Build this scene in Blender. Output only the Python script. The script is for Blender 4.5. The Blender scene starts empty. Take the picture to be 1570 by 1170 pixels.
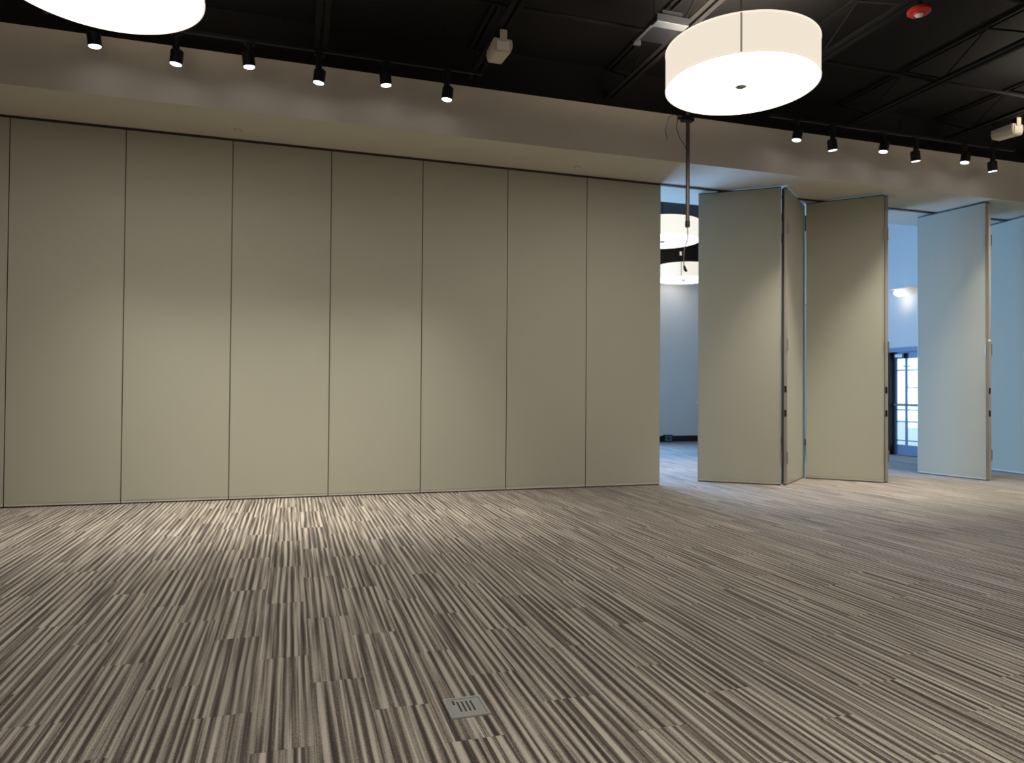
import bpy, bmesh, math, random
from mathutils import Vector, Matrix
random.seed(7)
S = bpy.context.scene
COL = S.collection
PI = math.pi

# ------------------------------------------------------------------ camera
F_PX, YAW, PITCH, ROLL = 1090.0, 0.30032, 0.01508, 0.0073
CAM = Vector((-5.35144, -9.66309, 1.39286))
fw = Vector((math.sin(YAW)*math.cos(PITCH), math.cos(YAW)*math.cos(PITCH), math.sin(PITCH)))
r0 = Vector((math.cos(YAW), -math.sin(YAW), 0)); u0 = r0.cross(fw)
rt = math.cos(ROLL)*r0 + math.sin(ROLL)*u0; up = -math.sin(ROLL)*r0 + math.cos(ROLL)*u0
cam_d = bpy.data.cameras.new('camera'); cam = bpy.data.objects.new('camera', cam_d); COL.objects.link(cam)
cam_d.sensor_fit = 'HORIZONTAL'; cam_d.sensor_width = 36.0; cam_d.lens = 36.0*F_PX/1570.0
cam_d.clip_start = 0.05; cam_d.clip_end = 200
cam.matrix_world = Matrix(((rt.x, up.x, -fw.x, CAM.x), (rt.y, up.y, -fw.y, CAM.y), (rt.z, up.z, -fw.z, CAM.z), (0, 0, 0, 1)))
S.camera = cam

# ------------------------------------------------------------------ world, exposure
S.view_settings.view_transform = 'Standard'; S.view_settings.look = 'None'
S.view_settings.gamma = 1.0; S.view_settings.use_curve_mapping = False
S.view_settings.exposure = 0.0
wd = bpy.data.worlds.new('world'); S.world = wd; wd.use_nodes = True
bg = wd.node_tree.nodes['Background']
bg.inputs[0].default_value = (0.62, 0.82, 1.0, 1); bg.inputs[1].default_value = 2.2

DAYLIGHT = 800.0       # W for each window of the far room
DRUM_L = 17.0           # radiance of a drum's diffuser
SPOT_W = 315.0

# heights and extents of the place
H_SOF, Z_BLK, Z_DECK = 4.60, 5.25, 5.75
XL, XR, YB, YF = -13.5, 8.05, -16.5, 8.6
YS0, YS1 = -0.97, 0.92          # soffit front and back edge

# daylight outside each window of the far room
WINS = [(-11.2, -8.9), (-8.3, -6.0), (-5.4, -3.1), (-2.5, -0.2), (0.4, 2.7)]
WZ0, WZ1 = 0.25, 3.3
for a, b in WINS:
    ld = bpy.data.lights.new('window_daylight', 'AREA'); ld.shape = 'RECTANGLE'
    ld.size = b-a; ld.size_y = WZ1-WZ0; ld.energy = DAYLIGHT; ld.color = (0.30, 0.56, 1.0)
    lo = bpy.data.objects.new('window_daylight', ld); COL.objects.link(lo)
    lo.location = ((a+b)/2, YF+0.45, (WZ0+WZ1)/2); lo.rotation_euler = (-PI/2, 0, 0)

# ------------------------------------------------------------------ helpers
def srgb(r, g, b):
    f = lambda c: (c/255/12.92) if c/255 <= 0.04045 else ((c/255+0.055)/1.055)**2.4
    return (f(r), f(g), f(b), 1)

def mat(name, col, rough=0.6, metal=0.0, noise=0.0, scale=30, bump=0.0, emit=None, estr=0.0, spec=0.4):
    m = bpy.data.materials.new(name); m.use_nodes = True
    nt = m.node_tree; b = nt.nodes['Principled BSDF']
    b.inputs['Roughness'].default_value = rough; b.inputs['Metallic'].default_value = metal
    b.inputs['Specular IOR Level'].default_value = spec
    if noise or bump:
        tc = nt.nodes.new('ShaderNodeTexCoord')
        n = nt.nodes.new('ShaderNodeTexNoise'); n.inputs['Scale'].default_value = scale; n.inputs['Detail'].default_value = 4
        nt.links.new(tc.outputs['Object'], n.inputs['Vector'])
        mx = nt.nodes.new('ShaderNodeMix'); mx.data_type = 'RGBA'
        mx.inputs['A'].default_value = tuple(c*(1-noise) for c in col[:3])+(1,)
        mx.inputs['B'].default_value = tuple(min(1, c*(1+noise)) for c in col[:3])+(1,)
        nt.links.new(n.outputs['Fac'], mx.inputs['Factor']); nt.links.new(mx.outputs['Result'], b.inputs['Base Color'])
        if bump:
            bp = nt.nodes.new('ShaderNodeBump'); bp.inputs['Strength'].default_value = bump; bp.inputs['Distance'].default_value = 0.004
            nt.links.new(n.outputs['Fac'], bp.inputs['Height']); nt.links.new(bp.outputs['Normal'], b.inputs['Normal'])
    else:
        b.inputs['Base Color'].default_value = col
    if emit:
        b.inputs['Emission Color'].default_value = emit; b.inputs['Emission Strength'].default_value = estr
    return m

def glass_mat():
    m = bpy.data.materials.new('window_glass'); m.use_nodes = True
    nt = m.node_tree; nt.nodes.clear()
    o = nt.nodes.new('ShaderNodeOutputMaterial'); t = nt.nodes.new('ShaderNodeBsdfTransparent')
    t.inputs[0].default_value = (0.92, 0.97, 1, 1)
    g = nt.nodes.new('ShaderNodeBsdfGlossy'); g.inputs['Roughness'].default_value = 0.03
    x = nt.nodes.new('ShaderNodeMixShader'); lw = nt.nodes.new('ShaderNodeLayerWeight')
    pw = nt.nodes.new('ShaderNodeMath'); pw.operation = 'POWER'; pw.inputs[1].default_value = 5.0; nt.links.new(lw.outputs['Facing'], pw.inputs[0])
    fr = nt.nodes.new('ShaderNodeMath'); fr.operation = 'MULTIPLY_ADD'; fr.inputs[1].default_value = 0.9; fr.inputs[2].default_value = 0.04; nt.links.new(pw.outputs[0], fr.inputs[0])
    nt.links.new(fr.outputs[0], x.inputs[0]); nt.links.new(t.outputs[0], x.inputs[1]); nt.links.new(g.outputs[0], x.inputs[2])
    nt.links.new(x.outputs[0], o.inputs[0])
    return m

def carpet_mat():
    m = bpy.data.materials.new('striped_carpet'); m.use_nodes = True
    nt = m.node_tree; N = nt.nodes.new; L = nt.links.new; b = nt.nodes['Principled BSDF']
    b.inputs['Roughness'].default_value = 0.95; b.inputs['Specular IOR Level'].default_value = 0.12
    b.inputs['Sheen Weight'].default_value = 0.15; b.inputs['Sheen Roughness'].default_value = 0.5
    geo = N('ShaderNodeNewGeometry'); sep = N('ShaderNodeSeparateXYZ'); L(geo.outputs['Position'], sep.inputs[0])
    def M(op, a, bb=None, c=None):
        n = N('ShaderNodeMath'); n.operation = op
        for i, v in enumerate((a, bb, c)):
            if v is None: continue
            if isinstance(v, (int, float)): n.inputs[i].default_value = v
            else: L(v, n.inputs[i])
        return n.outputs[0]
    X, Y = sep.outputs['X'], sep.outputs['Y']
    i = M('FLOOR', M('MULTIPLY', M('ADD', X, 40), 1/PW))
    off = M('FLOORED_MODULO', M('MULTIPLY', i, 0.375), 1.0)
    j = M('FLOOR', M('ADD', M('ADD', Y, 40), off))
    cmb = N('ShaderNodeCombineXYZ'); L(i, cmb.inputs[0]); L(j, cmb.inputs[1])
    wn = N('ShaderNodeTexWhiteNoise'); wn.noise_dimensions = '2D'; L(cmb.outputs[0], wn.inputs['Vector'])
    rnd = M('MULTIPLY', wn.outputs['Value'], 60.0)
    def stripes(fx, fy, seedz, detail):
        v = N('ShaderNodeCombineXYZ'); L(M('MULTIPLY', X, fx), v.inputs[0])
        L(M('MULTIPLY', Y, fy), v.inputs[1]); L(M('ADD', rnd, seedz), v.inputs[2])
        n = N('ShaderNodeTexNoise'); n.inputs['Scale'].default_value = 1.0; n.inputs['Detail'].default_value = detail
        n.inputs['Roughness'].default_value = 0.5; L(v.outputs[0], n.inputs['Vector']); return n.outputs['Fac']
    a = stripes(64, 0.8, 0, 0.6); c = stripes(170, 1.8, 17, 1); d = stripes(300, 110, 33, 1)
    wob = stripes(11, 0.35, 51, 0)
    ph = M('ADD', M('MULTIPLY', X, 2*PI/0.046), M('ADD', M('MULTIPLY', wob, 5.5), M('MULTIPLY', wn.outputs['Value'], 1.5)))
    wv = M('MULTIPLY_ADD', M('SINE', ph), 0.5, 0.5)
    mixv = M('ADD', M('MULTIPLY', a, 0.44), M('ADD', M('MULTIPLY', c, 0.28), M('ADD', M('MULTIPLY', wv, 0.17), M('MULTIPLY', d, 0.195))))
    rp = N('ShaderNodeValToRGB'); e = rp.color_ramp.elements
    e[0].position = 0.38; e[0].color = CARPET[0]
    e[1].position = 0.67; e[1].color = CARPET[3]
    k = e.new(0.47); k.color = CARPET[1]
    k = e.new(0.55); k.color = CARPET[2]
    L(mixv, rp.inputs[0]); L(rp.outputs[0], b.inputs['Base Color'])
    bp = N('ShaderNodeBump'); bp.inputs['Strength'].default_value = 0.5; bp.inputs['Distance'].default_value = 0.003
    L(mixv, bp.inputs['Height']); L(bp.outputs[0], b.inputs['Normal'])
    return m

def linen_mat():
    m = mat('linen_shade', srgb(226, 214, 192), 0.9)
    nt = m.node_tree; b = nt.nodes['Principled BSDF']
    tc = nt.nodes.new('ShaderNodeTexCoord'); mp = nt.nodes.new('ShaderNodeMapping'); mp.inputs['Scale'].default_value = (40, 40, 220)
    n = nt.nodes.new('ShaderNodeTexNoise'); n.inputs['Scale'].default_value = 3
    nt.links.new(tc.outputs['Object'], mp.inputs[0]); nt.links.new(mp.outputs[0], n.inputs['Vector'])
    rp = nt.nodes.new('ShaderNodeValToRGB'); rp.color_ramp.elements[0].color = (0.80, 0.70, 0.56, 1); rp.color_ramp.elements[1].color = (1.0, 0.92, 0.79, 1)
    nt.links.new(n.outputs['Fac'], rp.inputs[0]); nt.links.new(rp.outputs[0], b.inputs['Emission Color'])
    b.inputs['Emission Strength'].default_value = 0.9
    return m

def fabric_mat():
    m = mat('panel_fabric', PANEL, 0.9, spec=0.15)
    nt = m.node_tree; b = nt.nodes['Principled BSDF']
    tc = nt.nodes.new('ShaderNodeTexCoord'); n = nt.nodes.new('ShaderNodeTexNoise'); n.inputs['Scale'].default_value = 4
    mp = nt.nodes.new('ShaderNodeMapping'); mp.inputs['Scale'].default_value = (90, 90, 30)
    nt.links.new(tc.outputs['Object'], mp.inputs[0]); nt.links.new(mp.outputs[0], n.inputs['Vector'])
    mx = nt.nodes.new('ShaderNodeMix'); mx.data_type = 'RGBA'
    mx.inputs['A'].default_value = tuple(c*0.93 for c in PANEL[:3])+(1,); mx.inputs['B'].default_value = tuple(c*1.06 for c in PANEL[:3])+(1,)
    nt.links.new(n.outputs['Fac'], mx.inputs['Factor']); nt.links.new(mx.outputs['Result'], b.inputs['Base Color'])
    bp = nt.nodes.new('ShaderNodeBump'); bp.inputs['Strength'].default_value = 0.15; bp.inputs['Distance'].default_value = 0.001
    nt.links.new(n.outputs['Fac'], bp.inputs['Height']); nt.links.new(bp.outputs[0], b.inputs['Normal'])
    return m

PW = 0.25
CARPET = [(0.036, 0.028, 0.024, 1), (0.085, 0.069, 0.059, 1), (0.24, 0.211, 0.179, 1), (0.48, 0.44, 0.385, 1)]
PANEL = srgb(173, 172, 157)
M = dict(
    carpet=carpet_mat(), fabric=fabric_mat(), linen=linen_mat(), glass=glass_mat(),
    slab=mat('screed', srgb(60, 56, 52), 0.9, noise=0.1),
    bulk=mat('taupe_paint', srgb(216, 208, 196), 0.85, noise=0.02, scale=6, spec=0.2),
    sof=mat('soffit_paint', srgb(214, 208, 194), 0.85, noise=0.02, scale=6, spec=0.2),
    wall=mat('pale_wall_paint', srgb(222, 221, 217), 0.85, noise=0.02, scale=5, spec=0.2),
    black=mat('black_ceiling_paint', srgb(24, 22, 22), 0.85, noise=0.15, scale=20, spec=0.2),
    steel=mat('black_steel', srgb(33, 31, 30), 0.85, noise=0.1, spec=0.12),
    darkmetal=mat('dark_metal', srgb(28, 27, 30), 0.4, 0.2),
    alum=mat('aluminium_trim', srgb(176, 172, 164), 0.45, 0.55, noise=0.04),
    vinyl=mat('pale_vinyl_seal', srgb(196, 192, 180), 0.6),
    track=mat('track_bronze', srgb(74, 68, 62), 0.5, 0.5),
    diff=mat('lit_diffuser', (1, 1, 1, 1), 0.6, emit=(1.0, 0.93, 0.82, 1), estr=DRUM_L),
    diffdim=mat('dimmed_diffuser', (1, 1, 1, 1), 0.6, emit=(1.0, 0.95, 0.88, 1), estr=2.0),
    seam=mat('seam_tape', srgb(150, 142, 128), 0.8, emit=(0.8, 0.72, 0.6, 1), estr=0.22),
    lens=mat('lit_lens', (1, 1, 1, 1), 0.4, emit=(1.0, 0.97, 0.95, 1), estr=9.0),
    bulb=mat('lit_globe', (1, 1, 1, 1), 0.4, emit=(1.0, 0.92, 0.78, 1), estr=1.8),
    chrome=mat('brushed_nickel', srgb(150, 146, 140), 0.35, 0.8),
    spk=mat('ivory_plastic', srgb(205, 198, 182), 0.5, noise=0.03),
    grey=mat('grey_metal', srgb(74, 76, 80), 0.45, 0.3, noise=0.04),
    red=mat('red_paint', srgb(200, 44, 26), 0.4),
    white=mat('white_plastic', srgb(235, 232, 225), 0.5),
    base=mat('black_baseboard', srgb(26, 26, 30), 0.5),
    door=mat('blue_door_paint', srgb(104, 124, 152), 0.4),
    jamb=mat('dark_brown_jamb', srgb(40, 32, 32), 0.6),
    lid=mat('zinc_lid', srgb(172, 174, 172), 0.45, 0.35, noise=0.06, scale=60),
    slot=mat('dark_slot', srgb(60, 58, 54), 0.7),
    pave=mat('concrete_paving', srgb(190, 190, 190), 0.9, noise=0.08, scale=2),
    pipe=mat('grey_steel_pipe', srgb(96, 90, 84), 0.45, 0.5),
    cable=mat('black_cable', srgb(24, 22, 22), 0.6),
)

def bm_new(): return bmesh.new()
def box(bm, x0, x1, y0, y1, z0, z1, bev=0.0):
    vs = [bm.verts.new((x, y, z)) for z in (z0, z1) for y in (y0, y1) for x in (x0, x1)]
    fs = [bm.faces.new([vs[i] for i in q]) for q in ((0, 2, 3, 1), (4, 5, 7, 6), (0, 1, 5, 4), (2, 6, 7, 3), (0, 4, 6, 2), (1, 3, 7, 5))]
    if bev:
        es = list({e for f in fs for e in f.edges})
        bmesh.ops.bevel(bm, geom=es, offset=bev, segments=2, affect='EDGES', profile=0.5)
    return bm
def tube(bm, pts, r, n=10, cap=True):
    rings = []; pts = [Vector(p) for p in pts]
    for k, p in enumerate(pts):
        d = (pts[min(k+1, len(pts)-1)]-pts[max(k-1, 0)]).normalized()
        a = d.cross(Vector((0, 0, 1)) if abs(d.z) < 0.95 else Vector((1, 0, 0))).normalized(); b = d.cross(a)
        rr = r[k] if isinstance(r, (list, tuple)) else r
        rings.append([bm.verts.new(p+rr*(math.cos(2*PI*i/n)*a+math.sin(2*PI*i/n)*b)) for i in range(n)])
    for A, B in zip(rings, rings[1:]):
        for i in range(n): bm.faces.new((A[i], A[(i+1) % n], B[(i+1) % n], B[i]))
    if cap: bm.faces.new(rings[0]); bm.faces.new(rings[-1])
    return bm
def lathe(bm, prof, n=48, closed=False):
    rings = [[bm.verts.new((r*math.cos(2*PI*i/n), r*math.sin(2*PI*i/n), z)) for i in range(n)] if r > 1e-6 else [bm.verts.new((0, 0, z))] for r, z in prof]
    pairs = list(zip(rings, rings[1:])) + ([(rings[-1], rings[0])] if closed else [])
    for A, B in pairs:
        for i in range(n):
            if len(A) == 1: bm.faces.new((A[0], B[i], B[(i+1) % n]))
            elif len(B) == 1: bm.faces.new((A[i], A[(i+1) % n], B[0]))
            else: bm.faces.new((A[i], A[(i+1) % n], B[(i+1) % n], B[i]))
    return bm
def obj(name, bm, m, parent=None, smooth=False):
    bmesh.ops.recalc_face_normals(bm, faces=bm.faces)
    me = bpy.data.meshes.new(name); bm.to_mesh(me); bm.free()
    me.materials.append(M[m])
    if smooth:
        for p in me.polygons: p.use_smooth = True
        me.set_sharp_from_angle(angle=math.radians(40))
    o = bpy.data.objects.new(name, me); COL.objects.link(o)
    if parent is not None: o.parent = parent
    return o
def tag(o, label, cat, group=None):
    o['label'] = label; o['category'] = cat
    if group: o['group'] = group
    return o
def thing(name, label, cat, loc=(0, 0, 0), rz=0.0, group=None):
    o = bpy.data.objects.new(name, None); COL.objects.link(o); o.empty_display_size = 0.1
    o.location = loc; o.rotation_euler = (0, 0, rz)
    return tag(o, label, cat, group)
def struct(name, bm, m, label=None, cat=None, parent=None):
    o = obj(name, bm, m, parent)
    o['kind'] = 'structure'
    if label: o['label'] = label; o['category'] = cat
    return o
def bxo(*a, bev=0.0): return box(bm_new(), *a, bev=bev)
def copy_tree(root, loc, rz=None, label=None):
    r = root.copy(); COL.objects.link(r); r.location = loc
    if rz is not None: r.rotation_euler = (0, 0, rz)
    if label: r['label'] = label
    for ch in root.children:
        c = ch.copy(); COL.objects.link(c); c.parent = r
        for g in ch.children:
            d = g.copy(); COL.objects.link(d); d.parent = c
    return r

# ------------------------------------------------------------------ room shell
PT = 0.006
floor = struct('floor', bxo(XL-0.2, XR+2.2, YB-0.2, YF+0.2, -0.2, -PT), 'slab', 'floor of striped brown and beige carpet planks', 'floor')
struct('ceiling', bxo(XL-0.2, XR+0.2, YB-0.2, YF+0.2, Z_DECK, Z_DECK+0.15), 'black', 'black painted ceiling deck', 'ceiling')
struct('wall_left', bxo(XL-0.2, XL, YB, YF, -PT, Z_DECK), 'wall', 'pale side wall at the closed end of the partition', 'wall')
struct('wall_back', bxo(XL-0.2, XR+0.2, YB-0.2, YB, -PT, Z_DECK), 'wall', 'pale wall behind the viewer', 'wall')
# far wall with window openings
bm = bm_new(); xs = XL-0.2
for a, b in WINS:
    box(bm, xs, a, YF, YF+0.2, -PT, Z_DECK); box(bm, a, b, YF, YF+0.2, -PT, WZ0); box(bm, a, b, YF, YF+0.2, WZ1, Z_DECK); xs = b
box(bm, xs, XR+0.2, YF, YF+0.2, -PT, Z_DECK)
struct('wall_far', bm, 'wall', 'pale far wall seen through the open gap', 'wall')
for k, (a, b) in enumerate(WINS):
    w = obj('window_%d' % (k+1), bxo(a, b, YF+0.08, YF+0.14, WZ0, WZ0+0.07), 'darkmetal')
    w['kind'] = 'structure'; w['label'] = 'tall window with dark frame in the far wall'; w['category'] = 'window'
    for q in ((a, a+0.06, WZ0+0.07, WZ1), (b-0.06, b, WZ0+0.07, WZ1), (a+0.06, b-0.06, WZ1-0.07, WZ1), ((a+b)/2-0.03, (a+b)/2+0.03, WZ0+0.07, WZ1-0.07)):
        obj('window_frame', bxo(q[0], q[1], YF+0.08, YF+0.14, q[2], q[3]), 'darkmetal', w)
    for q in ((a+0.06, (a+b)/2-0.03), ((a+b)/2+0.03, b-0.06)):
        obj('pane', bxo(q[0], q[1], YF+0.105, YF+0.115, WZ0+0.07, WZ1-0.07), 'glass', w)
# right wall with a door opening
DY0, DY1, DZ = 2.40, 3.70, 2.44
bm = bm_new()
box(bm, XR, XR+0.2, YB, DY0, -PT, Z_DECK); box(bm, XR, XR+0.2, DY1, YF, -PT, Z_DECK); box(bm, XR, XR+0.2, DY0, DY1, DZ, Z_DECK)
struct('wall_right', bm, 'wall', 'pale side wall holding the glazed door', 'wall')
struct('wall_right_bulkhead', bxo(XR-0.35, XR, 1.2, 6.5, 3.80, Z_DECK), 'wall', 'pale bulkhead above the glazed door', 'wall')
# baseboards
bb = struct('baseboard_far', bxo(2.95, XR, YF-0.02, YF, 0, 0.17), 'base', 'black baseboard along the far wall', 'baseboard')
struct('baseboard_right', bxo(XR-0.015, XR, DY1+0.12, YF-0.02, 0, 0.17), 'base', 'black baseboard beside the glazed door', 'baseboard')
# bulkhead over the partition: taupe lower drop, black closure above
struct('wall_bulkhead', bxo(XL, XR, YS0, YS1, H_SOF+0.012, Z_BLK), 'bulk', 'taupe bulkhead running above the folding partition', 'wall')
struct('trim_1', bxo(XL, XR, YS0, YS1, H_SOF, H_SOF+0.012), 'sof', 'pale painted soffit under the bulkhead', 'soffit')
struct('trim_2', bxo(XL, XR, YS0+0.004, YS1-0.004, Z_BLK, Z_DECK), 'black', 'black closure strip between bulkhead and ceiling', 'trim')
struct('trim_3', bxo(XL, XR, 0.006, 0.074, H_SOF-0.014, H_SOF), 'track', 'dark metal partition track along the soffit', 'track')
struct('trim_4', bxo(XL, XR, YF-0.01, YF, 5.08, Z_DECK), 'black', 'black band at the top of the far wall', 'trim')
# outside
struct('ground', bxo(XR+0.2, XR+25, -12, 22, -0.3, -0.05), 'pave', 'pale paving outside the glazed door', 'ground')
struct('ground_terrace', bxo(XL-5, XR+2.2, YF+0.2, YF+25, -0.3, -0.05), 'pave', 'pale paving outside the far windows', 'ground')

# carpet planks: the largest 300 in view as single pieces, the rest joined
planks = []
def in_view(x, y):
    d = Vector((x, y, 0))-CAM; z = d.dot(fw)
    if z < 0.6: return None
    px = 785+F_PX*d.dot(rt)/z; py = 585-F_PX*d.dot(up)/z
    return z if (-60 < px < 1630 and py < 1260) else None
i0, i1 = math.floor((XL+40)/PW), math.ceil((XR+40)/PW)
for i in range(i0, i1):
    off = (i*0.375) % 1.0
    for j in range(math.floor(YB+40+off), math.ceil(YF+40+off)):
        x0, x1 = i*PW-40, (i+1)*PW-40; y0, y1 = j-40-off, j+1-40-off
        cx0, cx1, cy0, cy1 = max(x0, XL), min(x1, XR), max(y0, YB), min(y1, YF)
        if cx1-cx0 < 0.01 or cy1-cy0 < 0.01: continue
        full = (cx0 == x0 and cx1 == x1 and cy0 == y0 and cy1 == y1)
        zc = in_view((x0+x1)/2, (y0+y1)/2)
        planks.append((zc if (zc and full) else 1e6, cx0, cx1, cy0, cy1))
planks.sort()
g = 0.0006
pm = None
for k, (z, x0, x1, y0, y1) in enumerate(planks[:300]):
    if pm is None:
        o = obj('carpet_plank', bxo(-PW/2+g, PW/2-g, -0.5+g, 0.5-g, -PT, 0), 'carpet', floor); pm = o.data
    else:
        o = bpy.data.objects.new('carpet_plank', pm); COL.objects.link(o); o.parent = floor
    o.location = ((x0+x1)/2, (y0+y1)/2, 0)
bm = bm_new()
for (z, x0, x1, y0, y1) in planks[300:]: box(bm, x0+g, x1-g, y0+g, y1-g, -PT, 0)
o = obj('carpet_planks', bm, 'carpet', floor); o['kind'] = 'stuff'

# ------------------------------------------------------------------ partition panels
W, T = 1.22, 0.08
PZ0, PZ1 = 0.045, H_SOF-0.034
def make_panel(name, label, p0, p1, hinge=0, latch=0, cap=0, group='partition panels', flat=False):
    d = Vector((p1[0]-p0[0], p1[1]-p0[1], 0)); L = d.length; hw = L/2; e = 0.012
    t = thing(name, label, 'partition panel', ((p0[0]+p1[0])/2, (p0[1]+p1[1])/2, 0), math.atan2(d.y, d.x), group)
    g = 0.0 if flat else 0.004
    if flat: e = 0.006
    obj('face', bxo(-hw+g+e, hw-g-e, 0.0, T, PZ0, PZ1), 'fabric', t)
    for s in (-1, 1):
        x0, x1 = (-hw+g, -hw+g+e) if s < 0 else (hw-g-e, hw-g)
        obj('edge_trim', bxo(x0, x1, 0.008 if flat else -0.002, T-0.008 if flat else T+0.002, 0.016, PZ1), 'track' if flat else 'alum', t)
    obj('bottom_seal', bxo(-hw+g+e, hw-g-e, 0.004, T-0.004, 0.016, PZ0), 'vinyl', t)
    obj('floor_sweep', bxo(-hw+g, hw-g, 0.02, T-0.02, 0.0, 0.016), 'darkmetal', t)
    obj('top_seal', bxo(-hw+g, hw-g, 0.014, T-0.014, PZ1, PZ1+0.018), 'track', t)
    tr = obj('trolley', bxo(-0.03, 0.03, 0.02, T-0.02, PZ1+0.018, H_SOF-0.0145), 'darkmetal', t)
    if hinge:          # hinge plates on the end that meets its neighbour
        xe = hw-g if hinge > 0 else -hw+g
        for z in (0.42, 2.15, 3.95):
            bm = bm_new(); tube(bm, [(xe+0.004*hinge, -0.008, z-0.09), (xe+0.004*hinge, -0.008, z+0.09)], 0.009, 8)
            obj('hinge', bm, 'chrome', t, True)
    if latch:
        xe = hw-g if latch > 0 else -hw+g
        a, b = (xe, xe+0.006) if latch > 0 else (xe-0.006, xe)
        for z in (1.10, 1.47):
            obj('latch', bxo(a, b, 0.008, 0.04, z-0.05, z+0.05, bev=0.002), 'darkmetal', t)
        if latch < 0: obj('light_stop', bxo(-hw+g-0.013, -hw+g, T-0.028, T, 0.016, PZ1), 'slot', t)  # added dark strip that blocks light leaking through the fold gap
        obj('edge_groove', bxo(a+0.003*(latch < 0), b-0.003*(latch > 0), 0.046, 0.066, PZ0, PZ1), 'slot', t)
    if cap:
        xe = hw-g if cap > 0 else -hw+g
        bm = bm_new(); tube(bm, [(xe, 0.03, CAPZ), (xe+0.018*cap, 0.03, CAPZ)], 0.02, 12)
        obj('lock_cap', bm, 'white', t, True)
    return t
CAPZ = 1.25
ordn = ['last flat partition panel, bordering the open gap', 'second flat partition panel from the open gap', 'third flat partition panel from the open gap',
        'fourth flat partition panel from the open gap', 'fifth flat partition panel from the open gap', 'sixth flat partition panel from the open gap',
        'seventh flat partition panel from the open gap, the widest in view', 'eighth flat partition panel from the gap, a sliver at the left edge']
for k in range(11):
    lab = 'tall beige fabric '+ordn[k] if k < 8 else 'tall beige flat partition panel beyond the left picture edge, number %d from the side wall' % (11-k)
    make_panel('partition_panel', lab, (-(k+1)*W, 0), (-k*W, 0), group='flat closed partition panels', flat=True)
fold = [
    ('folded beige partition panel angled forward right beside the open gap', (0.80, 0.24), (1.79, -0.51), 1, 0, -1),
    ('narrow-looking beige partition panel angled backward, hinged to the first folded panel', (1.90, -0.50), (2.875, 0.285), -1, -1, 0),
    ('second wide folded panel, beige turning bluish grey at its left edge', (2.80, 0.172), (3.61, -0.66), 1, 0, 0),
    ('hidden folded panel seen edge-on left of the glazed door', (3.70, -0.64), (4.50, 0.26), -1, -1, 0),
    ('blue-grey folded partition panel right of the glazed door', (5.33, 0.33), (5.51, -0.84), 1, 0, 0),
    ('folded panel seen edge-on right of the blue-grey panel', (5.62, -0.84), (6.20, 0.22), -1, -1, -1),
    ('deep blue shaded folded panel at the right picture edge', (7.10, 0.45), (6.95, -0.76), 1, 0, 0),
    ('last folded panel beside the side wall, beyond the right picture edge', (7.07, -0.76), (7.66, 0.30), -1, -1, 0),
]
for lab, a, b, h, l, c in fold:
    CAPZ = 1.25 if a[0] < 2 else 2.3
    make_panel('partition_panel', lab, a, b, h, l, c, 'folded open partition panels')

# ------------------------------------------------------------------ ceiling joists and conduits
def make_joist():
    t = thing('ceiling_joist', '', 'joist', group='black ceiling joists')
    y0, y1 = YB, YS0-0.002; z0 = 5.34
    for s in (-1, 1):
        bm = bm_new(); box(bm, *sorted((s*0.018, s*0.075)), y0, y1, z0, z0+0.008); box(bm, *sorted((s*0.018, s*0.026)), y0, y1, z0+0.008, z0+0.06)
        obj('bottom_chord', bm, 'steel', t)
        obj('top_chord', bxo(*sorted((s*0.018, s*0.06)), y0, y1, Z_DECK-0.03, Z_DECK-0.001), 'steel', t)
    bm = bm_new(); n = 26; dy = (y1-y0)/n
    for k in range(n):
        a, b = (z0+0.04, Z_DECK-0.02) if k % 2 else (Z_DECK-0.02, z0+0.04)
        tube(bm, [(0, y0+k*dy, a), (0, y0+(k+1)*dy, b)], 0.012, 6)
    obj('web', bm, 'steel', t)
    return t
JX = [-5.08+1.88*k for k in range(-4, 7)]
jn = ['far left', 'second left', 'third left', 'above the left drum lamp', 'straight ahead above the spotlights', 'carrying the ivory speaker near the spotlights',
      'beside the grey fixture near the big drum lamp', 'carrying the red alarm', 'right of the big drum lamp', 'carrying the right ivory speaker', 'nearest the right wall']
j0 = make_joist()
for k, x in enumerate(JX):
    lab = 'black open-web steel ceiling joist, '+jn[k]
    if k == 0: j0.location = (x, 0, 0); j0['label'] = lab
    else: copy_tree(j0, (x, 0, 0), label=lab)
for y, lab in ((-2.6, 'black conduit crossing the joists nearest the bulkhead'), (-4.3, 'black conduit crossing the joists above the drum lamps'), (-6.4, 'black conduit crossing the joists nearest the viewer')):
    bm = bm_new(); tube(bm, [(XL, y, 5.43), (XR, y, 5.43)], 0.022, 8)
    t = obj('ceiling_conduit', bm, 'steel', None, True); tag(t, lab, 'conduit', 'ceiling conduits')

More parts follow.
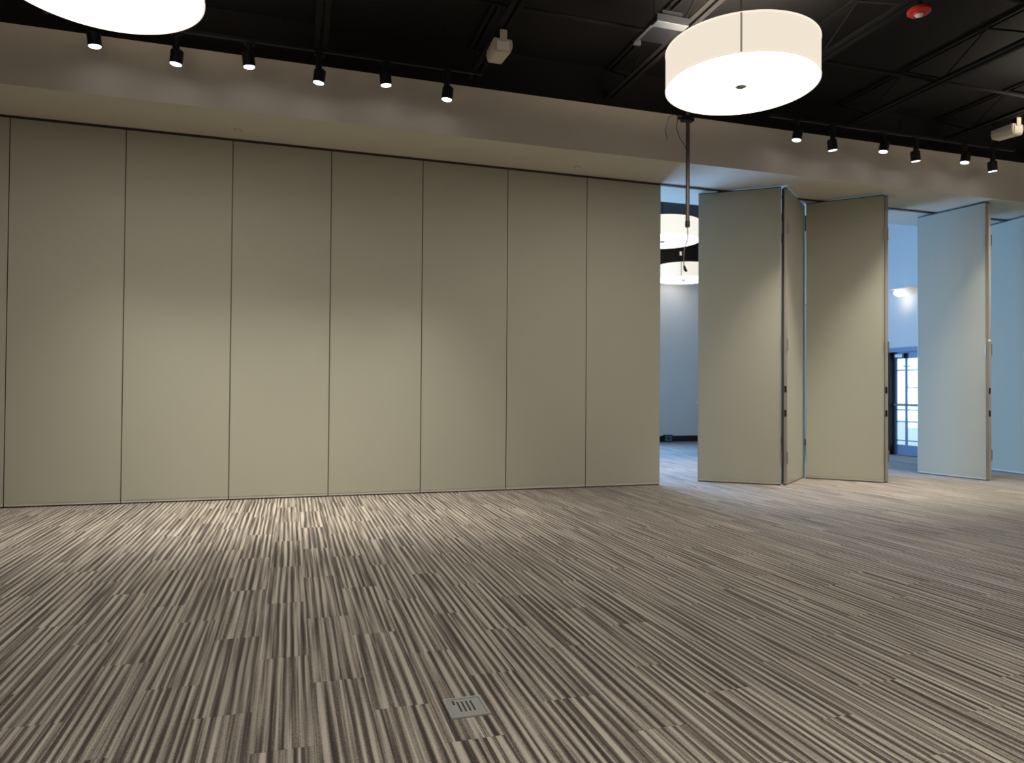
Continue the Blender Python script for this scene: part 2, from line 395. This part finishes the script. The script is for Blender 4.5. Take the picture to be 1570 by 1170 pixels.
# ------------------------------------------------------------------ drum pendants
DR, DH = 0.755, 0.375
def make_drum():
    t = thing('drum_pendant', '', 'pendant lamp', group='drum pendant lamps')
    bm = bm_new(); lathe(bm, [(DR, 0.0), (DR, DH), (DR-0.006, DH), (DR-0.006, 0.0)], 96, True)
    sh = obj('shade', bm, 'linen', t, True)
    sa = math.atan2(-6.18, -4.30)
    bm = bm_new()
    for s in (0,):
        w = 0.009; pts = []
        vs = [bm.verts.new(((DR+r)*math.cos(sa)+q*math.sin(sa), (DR+r)*math.sin(sa)-q*math.cos(sa), z)) for z in (0.004, DH-0.004) for r in (-0.003, 0.003) for q in (-w, w)]
        for q in ((0, 1, 3, 2), (4, 6, 7, 5), (0, 4, 5, 1), (2, 3, 7, 6), (0, 2, 6, 4), (1, 5, 7, 3)): bm.faces.new([vs[i] for i in q])
    obj('seam', bm, 'seam', sh)
    for z, nm in ((0.0, 'rim'), (DH, 'rim')):
        bm = bm_new(); lathe(bm, [(DR-0.008, z-0.005), (DR+0.004, z-0.005), (DR+0.004, z+0.005), (DR-0.008, z+0.005)], 96, True)
        obj(nm, bm, 'linen', sh, True)
    bm = bm_new(); lathe(bm, [(0, 0.004), (DR-0.009, 0.004), (DR-0.009, 0.012), (0, 0.012)], 64)
    obj('diffuser', bm, 'diff', t)
    bm = bm_new(); lathe(bm, [(0, -0.022), (0.035, -0.020), (0.056, -0.010), (0.056, 0.003), (0, 0.003)], 24)
    obj('finial', bm, 'chrome', t, True)
    bm = bm_new()
    for k in range(3):
        a = k*2*PI/3+0.3; tube(bm, [(0.0, 0.0, DH-0.03), ((DR-0.008)*math.cos(a), (DR-0.008)*math.sin(a), DH-0.03)], 0.006, 6)
    obj('spider', bm, 'steel', t)
    bm = bm_new(); tube(bm, [(0, 0, 0.012), (0, 0, Z_DECK-4.54-0.05)], 0.010, 10); obj('stem', bm, 'steel', t, True)
    bm = bm_new(); lathe(bm, [(0, Z_DECK-4.54-0.06), (0.07, Z_DECK-4.54-0.05), (0.08, Z_DECK-4.54-0.001), (0, Z_DECK-4.54-0.001)], 24); obj('canopy', bm, 'steel', t, True)
    return t
d0 = make_drum()
drums = [(-1.0, -3.45, 'large lit linen drum pendant right of centre with visible seam'),
         (-6.82, -3.46, 'large lit drum pendant cut off by the top left edge'),
         (4.6, -3.48, 'lit drum pendant beyond the right picture edge'),
         (-6.6, -10.6, 'lit drum pendant behind the viewer on the left'), (-1.0, -10.6, 'lit drum pendant behind the viewer in the middle'),
         (4.6, -10.6, 'lit drum pendant behind the viewer on the right'),
         (1.95, 3.45, 'lit drum pendant in the far room, upper one in the gap'), (5.0, 7.75, 'lit drum pendant in the far room, lower one in the gap')]
for k, (x, y, lab) in enumerate(drums):
    if k == 0: d0.location = (x, y, 4.54); d0['label'] = lab
    else:
        r = copy_tree(d0, (x, y, 4.54), label=lab)
        if y > 0:                       # the far room's lamps are dimmed
            for ch in r.children:
                if ch.name.startswith('diffuser'): ch.data = ch.data.copy(); ch.data.materials[0] = M['diffdim']

# ------------------------------------------------------------------ spotlights
SX = [(-7.35, 0), (-6.58, 1), (-5.84, 0), (-5.10, 1), (-4.34, 0), (-3.62, 1), (1.38, 0), (2.00, 1), (2.90, 0), (3.51, 1), (4.46, 0), (5.03, 1)]
YT, YT2, YT3 = -1.35, -8.9, 1.9
sl = ['leftmost, under the cut-off drum lamp', 'second from the left in the left row', 'third from the left in the left row', 'fourth from the left in the left row',
      'fifth from the left in the left row', 'last of the left row, nearest the ivory speaker', 'right row, nearest the big drum lamp', 'second of the right row',
      'third of the right row', 'fourth of the right row', 'fifth of the right row', 'last of the right row, below the ivory speaker']
for k, (x0, x1, yt) in enumerate(((-7.8, -3.2, YT), (0.95, 5.45, YT), (-10.0, -1.1, YT2), (-0.2, 3.4, YT3))):
    t = thing('lighting_track', 'black lighting track holding the %s row of spotlights' % ('left', 'right', 'overhead', 'far room')[k], 'lighting track', ((x0+x1)/2, yt, 5.24), group='lighting tracks')
    h = (x1-x0)/2
    obj('rail', bxo(-h, h, -0.02, 0.02, 0, 0.035, bev=0.003), 'darkmetal', t)
    for q in (-h, h): obj('end_cap', bxo(*sorted((q, q+math.copysign(0.02, q))), -0.022, 0.022, -0.002, 0.037), 'darkmetal', t)
    for q in (-h*0.8, 0, h*0.8):
        bm = bm_new(); tube(bm, [(q, 0, 0.035), (q, 0, Z_DECK-5.24)], 0.006, 6); obj('hanger', bm, 'steel', t)
SX = [(x, l, YT) for x, l in SX]+[(-9.6+1.35*k, k % 2, YT2) for k in range(7)]+[(x, 0, YT3) for x in (0.2, 1.62, 3.0)]
for k in range(7): sl.append('%s of the row above the viewer' % ('first', 'second', 'third', 'fourth', 'fifth', 'sixth', 'seventh')[k])
sl += ['far room, behind the flat panel end', 'far room, seen in the open gap', 'far room, behind the folded panels']
for k, (x, low, YT) in enumerate(SX):
    zl = 4.885 if low else 4.96
    t = thing('spotlight', 'small black cylinder spotlight with lit lens, '+sl[k], 'spotlight', (x, YT, zl), group='track spotlights')
    ax = Matrix.Rotation((0.10 if k < 6 else 0.16)*(-1 if (k % 2 == 0) == (k < 6) else 1), 4, 'Y') @ Matrix.Rotation(0.05, 4, 'X')
    hd = obj('housing', lathe(bm_new(), [(0.058, 0.004), (0.066, 0.0), (0.066, 0.14), (0.050, 0.155), (0, 0.155)], 28), 'darkmetal', t, True)
    hd.matrix_local = ax
    ln = obj('lens', lathe(bm_new(), [(0, -0.002), (0.056, -0.002), (0.058, 0.006), (0, 0.006)], 28), 'lens', hd, True)
    st = obj('stem', tube(bm_new(), [(0, 0, 0.14), (0, 0, 5.24-zl-0.03)], 0.036, 14), 'darkmetal', t, True)
    obj('adapter', bxo(-0.05, 0.05, -0.018, 0.018, 5.24-zl-0.04, 5.24-zl, bev=0.003), 'darkmetal', t)
    ld = bpy.data.lights.new('spot_beam', 'SPOT'); ld.energy = SPOT_W if k < 12 else SPOT_W*(0.5 if k < 19 else 1.3); ld.color = (1.0, 0.92, 0.80)
    ld.spot_size = math.radians(62); ld.spot_blend = 1.0; ld.shadow_soft_size = 0.05
    lo = bpy.data.objects.new('spot_beam', ld); COL.objects.link(lo); lo.parent = t; lo.location = (0, 0, -0.02)
    lo.rotation_euler = (0.04, 0, 0)

# ------------------------------------------------------------------ things on the ceiling
def speaker(loc, rz, label):
    t = thing('ceiling_speaker', label, 'speaker', loc, rz, 'ivory ceiling speakers')
    bm = bm_new()          # tapered body, long axis along y (origin at top rear)
    prof = [(-0.105, 0.0), (0.105, 0.0), (0.112, -0.08), (0.085, -0.15), (-0.085, -0.15), (-0.112, -0.08)]
    a = [bm.verts.new((x, -0.17, z)) for x, z in prof]; b = [bm.verts.new((x*0.9, 0.17, z*0.85)) for x, z in prof]
    bm.faces.new(a); bm.faces.new(list(reversed(b)))
    for i in range(6): bm.faces.new((a[i], b[i], b[(i+1) % 6], a[(i+1) % 6]))
    bmesh.ops.bevel(bm, geom=list(bm.edges), offset=0.008, segments=2, affect='EDGES')
    body = obj('cabinet', bm, 'spk', t)
    obj('grille', bxo(-0.07, 0.07, -0.177, -0.171, -0.13, -0.025, bev=0.002), 'white', body)
    bm = bm_new(); box(bm, -0.04, 0.04, -0.15, -0.07, 0.0, 0.012); box(bm, -0.04, 0.04, -0.186, -0.178, -0.04, 0.09)
    obj('bracket', bm, 'spk', t)
    obj('mount_plate', bxo(-0.06, 0.06, -0.186, -0.08, 0.085, 0.10), 'steel', t)
    obj('mount_post', bxo(-0.02, 0.02, -0.13, -0.09, 0.012, 0.085), 'steel', t)
    return t
speaker((-3.20, -2.13, 5.24), 0.0, 'ivory ceiling speaker between the left spotlights and the big drum lamp')
speaker((4.46, -2.02, 5.26), 0.0, 'ivory ceiling speaker above the right spotlights at the picture edge')

t = thing('ceiling_fixture', 'grey metal ceiling fixture just left of the big drum lamp', 'ceiling fixture', (-1.66, -2.95, 5.20))
obj('housing', bxo(-0.17, 0.20, -0.26, -0.14, 0.0, 0.085, bev=0.006), 'grey', t)
obj('top_box', bxo(-0.10, 0.14, -0.24, -0.15, 0.085, 0.14, bev=0.004), 'grey', t)
obj('tray', bxo(-0.13, 0.19, -0.14, 0.24, 0.045, 0.06), 'darkmetal', t)
obj('rail', bxo(-0.17, -0.135, -0.14, 0.26, 0.02, 0.055, bev=0.003), 'grey', t)
obj('foot', bxo(-0.175, -0.09, 0.24, 0.275, -0.005, 0.05, bev=0.003), 'grey', t)
for y in (-0.2, 0.15): obj('hanger', tube(bm_new(), [(0.02, y, 0.13 if y < 0 else 0.06), (0.02, y, Z_DECK-5.20)], 0.006, 6), 'steel', t)

t = thing('fire_alarm', 'red round fire alarm beacon with white bulb on the black ceiling', 'alarm', (0.62, -4.10, 5.22))
obj('base', lathe(bm_new(), [(0, 0.055), (0.09, 0.055), (0.108, 0.04), (0.108, 0.015), (0.09, 0.0), (0, 0.0)], 32), 'red', t, True)
obj('mount', lathe(bm_new(), [(0, 0.055), (0.03, 0.055), (0.03, 0.119), (0, 0.119)], 16), 'steel', t, True)
obj('collar', lathe(bm_new(), [(0.05, 0.0), (0.062, 0.0), (0.056, -0.015), (0.05, -0.015)], 24, True), 'red', t, True)
obj('bulb', lathe(bm_new(), [(0, -0.03), (0.03, -0.024), (0.042, -0.010), (0.042, 0.0), (0, 0.0)], 24), 'white', t, True)

# pole with clamp hanging before the bulkhead, with its loose cables
px, py = -0.41, -1.45
t = thing('hanging_pole', 'thin grey pole hanging from a ceiling clamp before the open gap', 'pole', (px, py, 3.62))
obj('pipe', tube(bm_new(), [(0, 0, 0), (0, 0, Z_DECK-3.62)], 0.026, 14), 'pipe', t, True)
obj('end_cap', tube(bm_new(), [(0, 0, -0.04), (0, 0, 0.035)], 0.031, 14), 'darkmetal', t, True)
cl = obj('clamp', bxo(-0.09, 0.07, -0.05, 0.05, 1.35, 1.42, bev=0.008), 'darkmetal', t)
obj('bolt', tube(bm_new(), [(-0.15, 0, 1.385), (-0.06, 0, 1.385)], 0.022, 10), 'darkmetal', cl, True)
obj('wire', tube(bm_new(), [(-0.09, 0.02, 1.40), (-0.20, 0.0, 1.43), (-0.30, -0.02, 1.36), (-0.335, 0, 1.20), (-0.30, 0, 1.08)], 0.004, 6), 'cable', t, True)
obj('wire', tube(bm_new(), [(-0.14, 0.02, 1.37), (-0.17, 0.0, 1.25), (-0.12, 0.0, 1.12), (-0.06, 0, 1.05), (-0.02, 0.0, 0.98)], 0.004, 6), 'cable', t, True)
ch = obj('chain', tube(bm_new(), [(0, 0, -0.03), (0.005, 0, -0.18), (-0.02, 0.01, -0.27), (-0.05, 0, -0.36), (-0.055, 0, -0.46), (-0.05, 0, -0.56)], 0.006, 6), 'pipe', t, True)
obj('wire', tube(bm_new(), [(0.03, 0, -0.22), (-0.01, 0.01, -0.24), (-0.03, 0.01, -0.31)], 0.005, 6), 'cable', ch, True)
obj('hook', tube(bm_new(), [(-0.05, 0, -0.55), (-0.035, 0, -0.60), (-0.01, 0, -0.625)], [0.012, 0.02, 0.014], 10), 'darkmetal', ch, True)
obj('tag', bxo(-0.115, -0.085, -0.004, 0.004, -0.42, -0.37), 'white', ch)

# flush sprinkler plates in the soffit
for x, y, lab in ((-6.02, -0.33, 'small round sprinkler plate in the soffit at left'), (-1.52, -0.33, 'small round sprinkler plate in the soffit before the open gap'), (3.0, -0.33, 'small round sprinkler plate in the soffit over the folded panels')):
    t = thing('sprinkler_plate', lab, 'sprinkler', (x, y, H_SOF), group='soffit sprinkler plates')
    obj('plate', lathe(bm_new(), [(0, -0.006), (0.036, -0.006), (0.04, 0.0), (0, 0.0)], 24), 'sof', t, True)
    obj('ring', lathe(bm_new(), [(0.04, -0.004), (0.046, -0.004), (0.046, 0.0), (0.04, 0.0)], 24, True), 'chrome', t, True)

# ------------------------------------------------------------------ floor box in the carpet
t = thing('floor_box', 'grey metal outlet box lid set in the striped carpet', 'floor box', (-4.60, -6.59, 0.0))
bm = bm_new(); hx, hy, w = 0.088, 0.097, 0.014
for q in ((-hx, hx, -hy, -hy+w), (-hx, hx, hy-w, hy), (-hx, -hx+w, -hy+w, hy-w), (hx-w, hx, -hy+w, hy-w)): box(bm, q[0], q[1], q[2], q[3], 0.0, 0.007)
obj('frame', bm, 'lid', t)
ld = obj('lid', bxo(-hx+w+0.002, hx-w-0.002, -hy+w+0.002, hy-w-0.002, 0.0, 0.005), 'lid', t)
for k in range(4): obj('slot', bxo(-0.034+0.02*k, -0.026+0.02*k, -0.045, 0.055, 0.005, 0.0056), 'slot', ld)
obj('latch', bxo(-0.052, -0.044, 0.03, 0.065, 0.005, 0.008), 'slot', ld)

# ------------------------------------------------------------------ glazed door, light and outlet in the far room
XD = XR+0.13           # the leaf stands near the outer face of the wall
dr = struct('door_1', bxo(XD, XD+0.05, DY0+0.05, DY1-0.05, 0.01, 0.24), 'door', 'blue glazed door with muntins in the side wall', 'door')
gy0, gy1 = DY0+0.13, DY1-0.10
for q in ((DY0+0.05, gy0, 0.24, DZ-0.05), (gy1, DY1-0.05, 0.24, DZ-0.05), (gy0, gy1, DZ-0.20, DZ-0.05)):
    obj('door_rail', bxo(XD, XD+0.05, q[0], q[1], q[2], q[3]), 'door', dr)
obj('pane', bxo(XD+0.02, XD+0.03, gy0, gy1, 0.24, DZ-0.20), 'glass', dr)
mid = gy1-0.28
obj('muntin', bxo(XD+0.005, XD+0.045, mid-0.018, mid+0.018, 0.24, DZ-0.20), 'door', dr)
for z in (0.34, 0.78, 1.05, 1.97): obj('muntin', bxo(XD+0.008, XD+0.042, gy0, gy1, z-0.012, z+0.012), 'door', dr)
for a, b, z in ((gy0, mid, 1.56), (mid-0.08, mid+0.08, 2.06)): obj('muntin', bxo(XD+0.01, XD+0.04, a, b, z-0.010, z+0.010), 'door', dr)
obj('push_bar', bxo(XD-0.06, XD-0.01, gy0-0.03, gy1+0.02, 1.14, 1.19, bev=0.008), 'grey', dr)
obj('door_closer', bxo(XD-0.06, XD, gy1-0.24, gy1-0.02, DZ-0.17, DZ-0.10, bev=0.006), 'white', dr)
obj('closer_arm', bxo(XD-0.08, XD-0.02, gy1-0.31, gy1-0.25, DZ-0.20, DZ-0.08, bev=0.006), 'darkmetal', dr)
obj('door_frame', bxo(XR+0.0, XR+0.19, DY0, DY0+0.05, 0.0, DZ), 'door', dr)
obj('door_frame', bxo(XR+0.0, XR+0.19, DY1-0.05, DY1, 0.0, DZ), 'jamb', dr)
obj('door_frame', bxo(XR+0.0, XR+0.19, DY0+0.05, DY1-0.05, DZ-0.05, DZ), 'door', dr)
obj('door_casing', bxo(XR-0.025, XR-0.001, DY1-0.02, DY1+0.05, 0.0, DZ), 'jamb', dr)
obj('door_casing', bxo(XR-0.025, XR-0.001, DY0-0.06, DY1+0.05, DZ, DZ+0.05), 'door', dr)

t = thing('ceiling_globe', 'small glowing globe light above the glazed door', 'light', (XR-0.22, 3.14, 3.80))
obj('base', lathe(bm_new(), [(0, 0.0), (0.09, 0.0), (0.09, -0.02), (0, -0.02)], 24), 'white', t, True)
gl = obj('globe', lathe(bm_new(), [(0, -0.02), (0.085, -0.02), (0.13, -0.05), (0.135, -0.09), (0.10, -0.14), (0.05, -0.165), (0, -0.17)], 32), 'bulb', t, True)
ld = bpy.data.lights.new('globe_light', 'POINT'); ld.energy = 1.5; ld.color = (1, 0.8, 0.5); ld.shadow_soft_size = 0.1
lo = bpy.data.objects.new('globe_light', ld); COL.objects.link(lo); lo.parent = t; lo.location = (0, 0, -0.3)

t = thing('outlet_box', 'small dark outlet box on the black baseboard in the gap', 'outlet', (4.98, YF-0.02, 0.0))
obj('body', bxo(-0.14, 0.14, -0.09, 0.0, 0.0, 0.20, bev=0.012), 'base', t)
obj('cover', bxo(-0.10, 0.10, -0.10, -0.09, 0.03, 0.17, bev=0.003), 'door', t)
obj('socket', bxo(-0.05, 0.05, -0.103, -0.10, 0.06, 0.14), 'slot', t)
